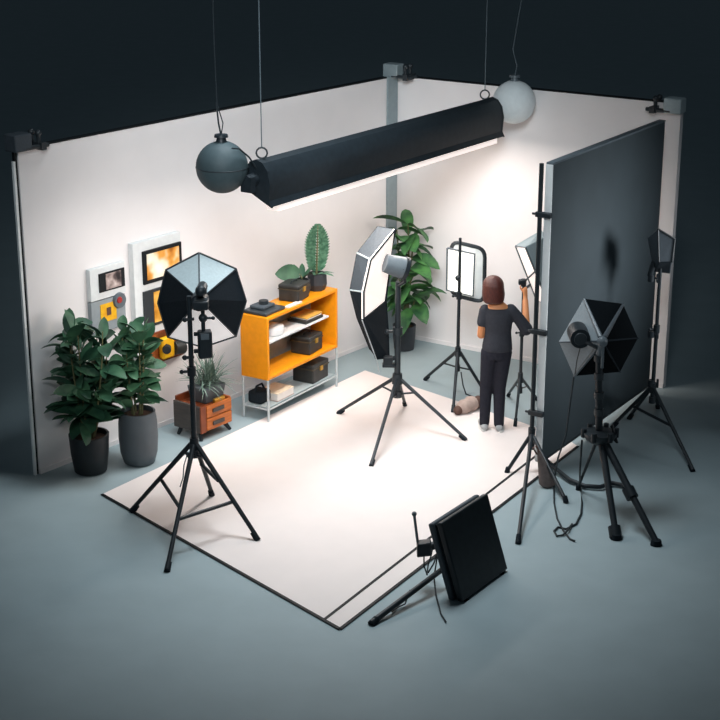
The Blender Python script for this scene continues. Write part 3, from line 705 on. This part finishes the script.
# ------------------------------------------------------------------ orange shelf
u2 = (F(338, 387) - F(269, 423)); SW = u2.length; u2.normalize(); n2 = V((u2.y, -u2.x, 0))
SO = F(269, 423); SD = .35
def SP(a, d, z): return SO + u2 * a - n2 * d + Z * z                     # along the front, towards the wall, up
def sbox(a0, a1, d0, d1, z0, z1): return MB().box(SP(a0, d0, z0), u2 * (a1 - a0), -n2 * (d1 - d0), Z * (z1 - z0))
za, zb, zm = .475, 1.165, .86
T = .035
r = thing('shelf_unit', SP(SW / 2, SD / 2, 0), 'bright orange open shelf unit on thin pale steel legs', 'shelf')
sbox(0, T, 0, SD, za, zb).build('side_panel', M['orange'], r, smooth=False, bevel=.004)
sbox(SW - T, SW, 0, SD, za, zb).build('side_panel', M['orange'], r, smooth=False, bevel=.004)
sbox(T, SW - T, 0, SD, zb - T, zb).build('top_panel', M['orange'], r, smooth=False, bevel=.004)
sbox(T, SW - T, 0, SD, za, za + T).build('bottom_panel', M['orange'], r, smooth=False, bevel=.004)
sbox(T, SW - T, SD - .012, SD, za + T, zb - T).build('back_panel', M['greyboard'], r, smooth=False)
sbox(T, SW * .90, .03, SD - .015, zm, zm + .02).build('inner_shelf', M['offwhite'], r, smooth=False)
for a_ in (.012, SW - .012):
    for d0 in (.012, SD - .012):
        MB().cyl(SP(a_, d0, .0), SP(a_, d0, za), .014, None, 10).build('leg', M['palesteel'], r)
q = MB()
for d0 in (.012, SD - .012): q.cyl(SP(.012, d0, .14), SP(SW - .012, d0, .14), .010, None, 8)
for a_ in (.012, SW - .012): q.cyl(SP(a_, .012, .14), SP(a_, SD - .012, .14), .010, None, 8)
q.build('rail', M['palesteel'], r)
sbox(.03, SW - .03, .03, SD - .03, .148, .158).build('wire_shelf', M['silver'], r, smooth=False)
# things on it
def case(name, a, d, z, la, ld, h, label, cat, m, yaw=0.0, lid=True, strap=True, grp=None):
    c = SP(a, d, z); r = thing(name, c, label, cat, grp)
    A = Matrix.Rotation(yaw, 3, 'Z') @ u2; D = Matrix.Rotation(yaw, 3, 'Z') @ -n2
    MB().cbox(c + Z * (h * .36 + .001), A * la, D * ld, Z * h * .72).build('case_body', m, r, bevel=.012)
    MB().cbox(c + Z * (h * .86 + .003), A * (la * 1.03), D * (ld * 1.03), Z * h * .26).build('lid', m, r, bevel=.014)
    MB().cbox(c + Z * (h * .73), A * (la * 1.045), D * (ld * 1.045), Z * .012).build('trim_band', M['caseedge'], r)
    MB().cbox(c - D * (ld * .53) + Z * (h * .68), A * .05, D * .014, Z * .05).build('latch', M['brass'], r)
    q = MB(); q.tube([c + A * (-.07) + Z * (h + .0), c + A * (-.06) + Z * (h + .02), c + A * .06 + Z * (h + .02), c + A * .07 + Z * h], .008, 6); q.build('handle', M['black'], r)
    return r
case('equipment_case', .76, .18, zb + .001, .27, .24, .185, 'dark boxy case on top of the orange shelf beside its plant', 'case', M['case'], .15)
case('equipment_case', .98, .17, za + T + .001, .30, .24, .20, 'dark case on the middle level of the orange shelf', 'case', M['case'], .1)
case('equipment_case', 1.06, .175, .159, .33, .27, .22, 'dark case on the lowest rack of the orange shelf at its right', 'case', M['case'], .05)
# camera tray on the top left
c = SP(.21, .185, zb + .001); r = thing('camera_tray', c, 'flat dark tray with camera gear on the left end of shelf top', 'tray')
MB().cbox(c + Z * .018, u2 * .36, n2 * .30, Z * .036).build('tray', M['darkgrey'], r, bevel=.01)
MB().cbox(c + Z * .055 + u2 * .01 - n2 * .03, u2 * .22, n2 * .18, Z * .035).build('camera_body', M['midgrey'], r, bevel=.012)
MB().cyl(c + Z * .073 + u2 * .02 - n2 * .02, c + Z * .11 + u2 * .02 - n2 * .02, .055, .05, 18).build('lens', M['black'], r)
c = SP(.55, .045, zb + .001)
tag(MB().cbox(c + Z * .008, u2 * .26, n2 * .06, Z * .014).build('paper_strip', M['paper'], loc=c), 'white paper strip on the front edge of the shelf top', 'paper')
# inside, upper level
c = SP(.33, .18, zm + .021); r = thing('round_dish', c, 'pale round lidded dish at the left inside the orange shelf', 'dish')
MB().lathe(c, [(.10, 0), (.13, .01), (.14, .07), (.132, .09), (.08, .105)], 28).build('dish_body', M['offwhite'], r)
MB().lathe(c, [(.05, .105), (.06, .115), (.02, .13)], 18).build('dish_lid', M['white'], r)
c = SP(.98, .17, zm + .021); r = thing('folder', c, 'manila folder lying on dark book inside the orange shelf', 'folder')
MB().cbox(c + Z * .055, u2 * .30, n2 * .22, Z * .018).build('cover', M['manila'], r, bevel=.004)
MB().cbox(c + Z * .040 , u2 * .28, n2 * .215, Z * .011).build('sheets', M['paper'], r)
c2 = SP(.96, .17, zm + .021)
tag(MB().cbox(c2 + Z * .017, u2 * .34, n2 * .25, Z * .033).build('book', M['case'], loc=c2, bevel=.004), 'dark book under the manila folder inside the orange shelf', 'book')
# lowest rack
c = SP(.38, .17, .159); r = thing('book', c, 'thick cream book lying on the lowest rack of the orange shelf', 'book')
MB().cbox(c + Z * .045, u2 * .30, n2 * .25, Z * .075).build('pages', M['paper'], r)
MB().cbox(c + Z * .0875, u2 * .31, n2 * .26, Z * .009).build('cover', mat('cream_cover', 'e4d6bd', .7), r, bevel=.003)
MB().cbox(c + Z * .0045, u2 * .31, n2 * .26, Z * .008).build('cover', M['sand'], r)
c = SP(.14, .22, .159); r = thing('camera_bag', c, 'slumped dark camera bag at the back left of lowest rack', 'bag')
q = MB(); q.cbox(c + Z * .07, u2 * .2, n2 * .18, Z * .138); q.build('bag_body', M['blackfab'], r, bevel=.03)
MB().tube([c + u2 * -.09 + Z * .12, c + u2 * -.05 + Z * .19, c + u2 * .05 + Z * .19, c + u2 * .09 + Z * .12], .012, 8).build('strap', M['blackfab'], r)
# plants on top
def facet_pot(c, rad, h, m, r): MB().lathe(c, [(rad * .8, 0), (rad, h * .35), (rad * .95, h), (rad * .8, h), (rad * .8, h * .8)], 7, True, True).build('pot', m, r, ang=10)
c = SP(1.19, .17, zb + .001); r = thing('potted_feather_plant', c, 'plant with one upright feathery leaf in charcoal pot on shelf top', 'plant')
facet_pot(c, .115, .19, M['potcharcoal'], r)
fo = MB(); base = c + Z * .17
MB().tube([base + Z * (k_ * .095) + u2 * (.006 * k_) for k_ in range(7)], [.012 - .0012 * k_ for k_ in range(7)], 7).build('stem', M['stem'], r)
fc = V((1, .1, 0)).normalized(); fnm = fc.cross(Z)
for i in range(17):
    t_ = i / 16; z_ = .04 + t_ * .50; ww = .125 * math.sin(PI * (.22 + .74 * t_)) ** .8 + .012
    for sd in (-1, 1):
        dl = fc * sd + Z * .8
        leaf(fo, base + Z * z_ + u2 * (.06 * z_), dl, ww * 1.25, .046, .2, .08, 5, side=dl.cross(fnm))
for a_, el, L_ in ((2.4, .2, .2), (.4, .25, .22), (-.6, .35, .24), (-1.7, .5, .16)):
    d = V((math.cos(a_) * math.cos(el), math.sin(a_) * math.cos(el), math.sin(el))); leaf(fo, base, d, L_, .06, .5, .15)
fo.build('foliage', M['leaf4'], r, ang=180)
c = SP(.98, .22, zb + .001); r = thing('potted_big_leaf_plant', c, 'small pot with broad dark green leaf leaning left on shelf top', 'plant')
facet_pot(c, .095, .16, M['potcharcoal'], r)
fo = MB(); base = c + Z * .15
leaf(fo, base + Z * .07, V((-.95, -.2, .22)), .30, .19, .3, .12, 9, side=V((.1, .45, .9)))
for a_, el, L_, W_2 in ((1.6, .9, .22, .07), (-.7, .8, .2, .06), (.5, .9, .25, .07), (2.6, 1.1, .2, .06)):
    d = V((math.cos(a_) * math.cos(el), math.sin(a_) * math.cos(el), math.sin(el))); leaf(fo, base, d, L_, W_2, .4, .15)
fo.build('foliage', M['leaf2'], r, ang=180)
MB().tube([base - Z * .02, base + Z * .03, base + V((-.03, -.01, .07))], .008, 6).build('stem', M['stem'], r)

# ------------------------------------------------------------------ the woman
PB = F(491.5, 429.5)
def L3(x, y, z): return PB + V((x - .028 * z, y, z))
r = thing('person', PB, 'woman seen from behind in dark grey t-shirt and trousers raising her right hand', 'person')
hp = P(521.5, 291, B4.y); pole_x, pole_y = B4.x, B4.y
hand = V((pole_x + .012, pole_y - .045, hp.z))
elb = L3(.365, .03, 1.10); wr = hand + V((.004, -.035, -.085)); sh_r = L3(.215, 0, 1.325); sh_l = L3(-.075, 0, 1.325)
lel = L3(-.105, .0, 1.05); lwr = L3(.01, .22, 1.09)
body = MB()
hx = .02
# head and neck
body.sphere(L3(hx, .02, 1.565), .1, 20, 14, (.76, .95, 1.13)); body.sphere(L3(hx, .06, 1.515), .06, 16, 10, (.85, .9, .95))
body.limb([L3(hx + .01, .0, 1.40), L3(hx, .01, 1.50)], [.055, .05])
body.limb([L3(hx, .108, 1.575), L3(hx, .127, 1.545)], [.010, .014]); body.sphere(L3(hx, .10, 1.50), .022, 10, 8)
for s_ in (-1, 1): body.sphere(L3(hx + s_ * .077, .01, 1.555), .024, 10, 8, (.45, .8, 1.2))
# trunk
body.loft([(*L3(.055, 0, .86), .135, .095), (*L3(.06, 0, .98), .135, .095), (*L3(.065, 0, 1.08), .115, .085), (*L3(.068, 0, 1.2), .13, .095), (*L3(.07, 0, 1.31), .15, .085), (*L3(.067, 0, 1.352), .125, .068), (*L3(.063, 0, 1.385), .085, .056), (*L3(.06, 0, 1.42), .052, .05)], 22)
# arms
body.limb([sh_r, elb, wr], [.048, .042, .031]); body.limb([sh_l, lel, lwr], [.048, .042, .030])
# legs
hipl, hipr = L3(-.02, 0, .86), L3(.125, 0, .86)
kl, kr = L3(-.055, .02, .46), L3(.085, .01, .46)
al, ar = L3(-.075, 0, .07), L3(.075, -.03, .07)
body.limb([hipl, kl, al], [.08, .052, .036]); body.limb([hipr, kr, ar], [.08, .052, .036])
for a_, dx in ((al, -.02), (ar, .03)): body.limb([a_ + V((0, -.02, -.02)), a_ + V((dx, .14, -.035))], [.032, .026])
# right hand: palm beside the pole, fingers wrapped round it
body.limb([wr, hand + V((.004, -.012, -.035)), hand + V((.0, -.008, .03))], [.024, .026, .026])
cp = V((pole_x, pole_y, hand.z))
for i in range(4):
    zz = .042 - i * .022; rr = .029
    pts = [cp + V((rr * 1.05 * math.cos(a_), rr * 1.05 * math.sin(a_), zz - .004 * j)) for j, a_ in enumerate([-1.1, -.45, .2, .9, 1.6, 2.2 - .1 * i])]
    body.limb(pts, [.0105, .010, .0098, .0095, .009, .0075], 8)
pts = [cp + V((rr * 1.15 * math.cos(a_), rr * 1.15 * math.sin(a_), .0 + .018 * j)) for j, a_ in enumerate([-1.5, -2.1, -2.7, -3.2])]
body.limb([hand + V((0, -.005, -.03))] + pts, [.016, .013, .012, .011, .009], 8)
# left hand: relaxed, in front of the waist
lh = lwr + V((.045, .05, -.005)); body.limb([lwr, lh], [.024, .027])
for i in range(4):
    o_ = V((.02 - .0 * i, .03, .028 - .019 * i)); L_ = (.9, 1.0, .95, .78)[i]
    body.limb([lh + o_ * .6, lh + o_ + V((.03, .035, -.004)) * L_, lh + o_ + V((.055, .045, -.02)) * L_, lh + o_ + V((.06, .035, -.04)) * L_], [.0105, .010, .0092, .008], 8)
body.limb([lh + V((-.005, -.01, .02)), lh + V((-.005, .02, .045)), lh + V((.012, .045, .05))], [.013, .011, .009], 8)
body.build('body', M['skin'], r, remesh=.006, relax=4)
# shirt
s = MB()
s.loft([(*L3(.06, 0, .885), .158, .115), (*L3(.06, 0, .93), .157, .115), (*L3(.064, 0, 1.0), .148, .108), (*L3(.068, 0, 1.09), .138, .10), (*L3(.07, 0, 1.2), .152, .108), (*L3(.07, 0, 1.29), .165, .10), (*L3(.07, 0, 1.34), .148, .082), (*L3(.07, 0.012, 1.352), .128, .062)], 26)
s.limb([sh_r + V((-.015, 0, -.006)), sh_r.lerp(elb, .5), sh_r.lerp(elb, .98)], [.064, .062, .070]); s.limb([sh_l + V((.01, 0, -.006)), sh_l.lerp(lel, .5)], [.060, .060])
s.build('t_shirt', M['shirt'], r, remesh=.008, relax=5)
# trousers
s = MB(); s.loft([(*L3(.054, 0, .80), .145, .105), (*L3(.056, 0, .87), .15, .110), (*L3(.06, 0, .94), .146, .105)], 24)
s.limb([hipl, kl, al + V((0, 0, .01))], [.092, .067, .054]); s.limb([hipr, kr, ar + V((0, 0, .01))], [.092, .067, .054])
s.build('trousers', M['pants'], r, remesh=.008, relax=5)
for a_, dx in ((al, -.025), (ar, .035)):
    q = MB(); c_ = V((a_.x, a_.y, 0))
    q.limb([c_ + V((0, -.035, .045)), c_ + V((dx * .5, .06, .045)), c_ + V((dx, .16, .035))], [.040, .040, .033]); sho = q.build('shoe', M['shoe'], r, remesh=.007, relax=3)
    q = MB(); q.loft([(c_.x + dx * .5, c_.y + .06, .001, .046, .145), (c_.x + dx * .5, c_.y + .06, .022, .047, .147)], 22); q.build('sole', M['sole'], sho)
# hair: bob to the jaw
h = MB(); h.sphere(L3(hx, -.005, 1.582), .1, 22, 14, (1.12, 1.12, 1.08))
h.loft([(*L3(hx, -.05, 1.405), .085, .05), (*L3(hx, -.045, 1.43), .108, .085), (*L3(hx, -.035, 1.50), .118, .096), (*L3(hx, -.02, 1.6), .108, .098)], 22)
h.sphere(L3(hx - .088, .03, 1.50), .05, 12, 10, (.5, .9, 1.8)); h.sphere(L3(hx + .088, .03, 1.50), .05, 12, 10, (.5, .9, 1.8))
h.build('hair', M['hair'], r, remesh=.008, relax=4)
for s_ in (-1, 1):
    e = MB().sphere(L3(hx + s_ * .03, .098, 1.57), .011, 10, 8).build('eye', M['eye'], r)
    MB().sphere(L3(hx + s_ * .03, .107, 1.57), .005, 8, 6).build('pupil', M['black'], e)
MB().sphere(L3(hx, .116, 1.52), .018, 12, 8, (1.1, .4, .4)).build('mouth', M['lip'], r)
# grip held in the right hand
q = MB(); q.cyl(cp + Z * .05, cp + Z * .13, .028, .032, 14); q.cbox(cp + Z * .10 + V((-.02, -.01, 0)), V((.07, 0, 0)), V((0, .06, 0)), Z * .05)
tag(q.build('light_trigger', M['black'], loc=cp + Z * .05, bevel=.006), "black grip atop the thin pole right above the woman's raised hand", 'grip')

# ------------------------------------------------------------------ light
def area(name, loc, direction, sx, sy, power, colr, spread=PI):
    l = bpy.data.lights.new(name, 'AREA'); l.shape = 'RECTANGLE'; l.size = sx; l.size_y = sy; l.energy = power; l.color = colr; l.spread = spread
    o = bpy.data.objects.new(name, l); col.objects.link(o); o.location = loc
    return o, l
warm = (1.0, .90, .83); cool = (.72, .88, 1.0)
o, l = area('strip_lamp', A0.lerp(A1, .5) - Z * .345, None, SL * .96, .28, 88, warm)
o.rotation_euler = (0, 0, math.atan2(ax.y, ax.x))
def spot(name, loc, tgt, size, blend, power, colr, rad):
    l = bpy.data.lights.new(name, 'SPOT'); l.energy = power; l.color = colr; l.spot_size = math.radians(size); l.spot_blend = blend; l.shadow_soft_size = rad
    o = bpy.data.objects.new(name, l); col.objects.link(o); o.location = loc
    o.rotation_euler = (V(tgt) - V(loc)).to_track_quat('-Z', 'Y').to_euler(); return o
spot('overhead_fill_spot', (-.2, -3.3, 7.4), (-.15, -4.35, 0), 70, 1.0, 2000, (.84, .94, 1.0), 1.2)  # added overhead fill for floor and mat, its source unseen
spot('wall_fill_spot', (-.6, -13.5, 8.5), (-.3, -.8, 2.1), 32, 1.0, 6000, (.86, .95, 1.0), 1.8)  # unseen front fill, added to brighten the walls
pc = pa + pd * (PL * .40) + Z * 1.95
spot('side_spot', pc + pn_ * 4.4 + pd * 1.0 + Z * .5, pc - Z * .25 + pn_ * .2, 42, 1.0, 1450, (.92, .97, 1.0), 1.0)
dv = V((C0.x, C0.y, C0.z)) + V((0, .09, 0))
o, l = area('softbox_lamp', dv, None, .6, .6, 12, warm); o.rotation_euler = (V((-.35, 1, -.02))).to_track_quat('-Z', 'Y').to_euler()
wd = bpy.data.worlds.new('studio_dark'); bpy.context.scene.world = wd; wd.use_nodes = True
wd.node_tree.nodes['Background'].inputs['Color'].default_value = (.021, .0285, .0345, 1); wd.node_tree.nodes['Background'].inputs['Strength'].default_value = 1.0

# ------------------------------------------------------------------ camera and view
cd = bpy.data.cameras.new('camera'); cd.sensor_width = 36; cd.lens = 36 * FPX / 720; cd.clip_end = 200
co = bpy.data.objects.new('camera', cd); col.objects.link(co); co.location = CAM; co.rotation_euler = (PI / 2 - PITCH, 0, 0)
sc = bpy.context.scene; sc.camera = co
sc.view_settings.view_transform = 'Standard'; sc.view_settings.look = 'None'; sc.view_settings.exposure = 0.0; sc.view_settings.gamma = 1.0
sc.view_settings.use_curve_mapping = False
sc.cycles.use_denoising = True
sc.cycles.max_bounces = 8
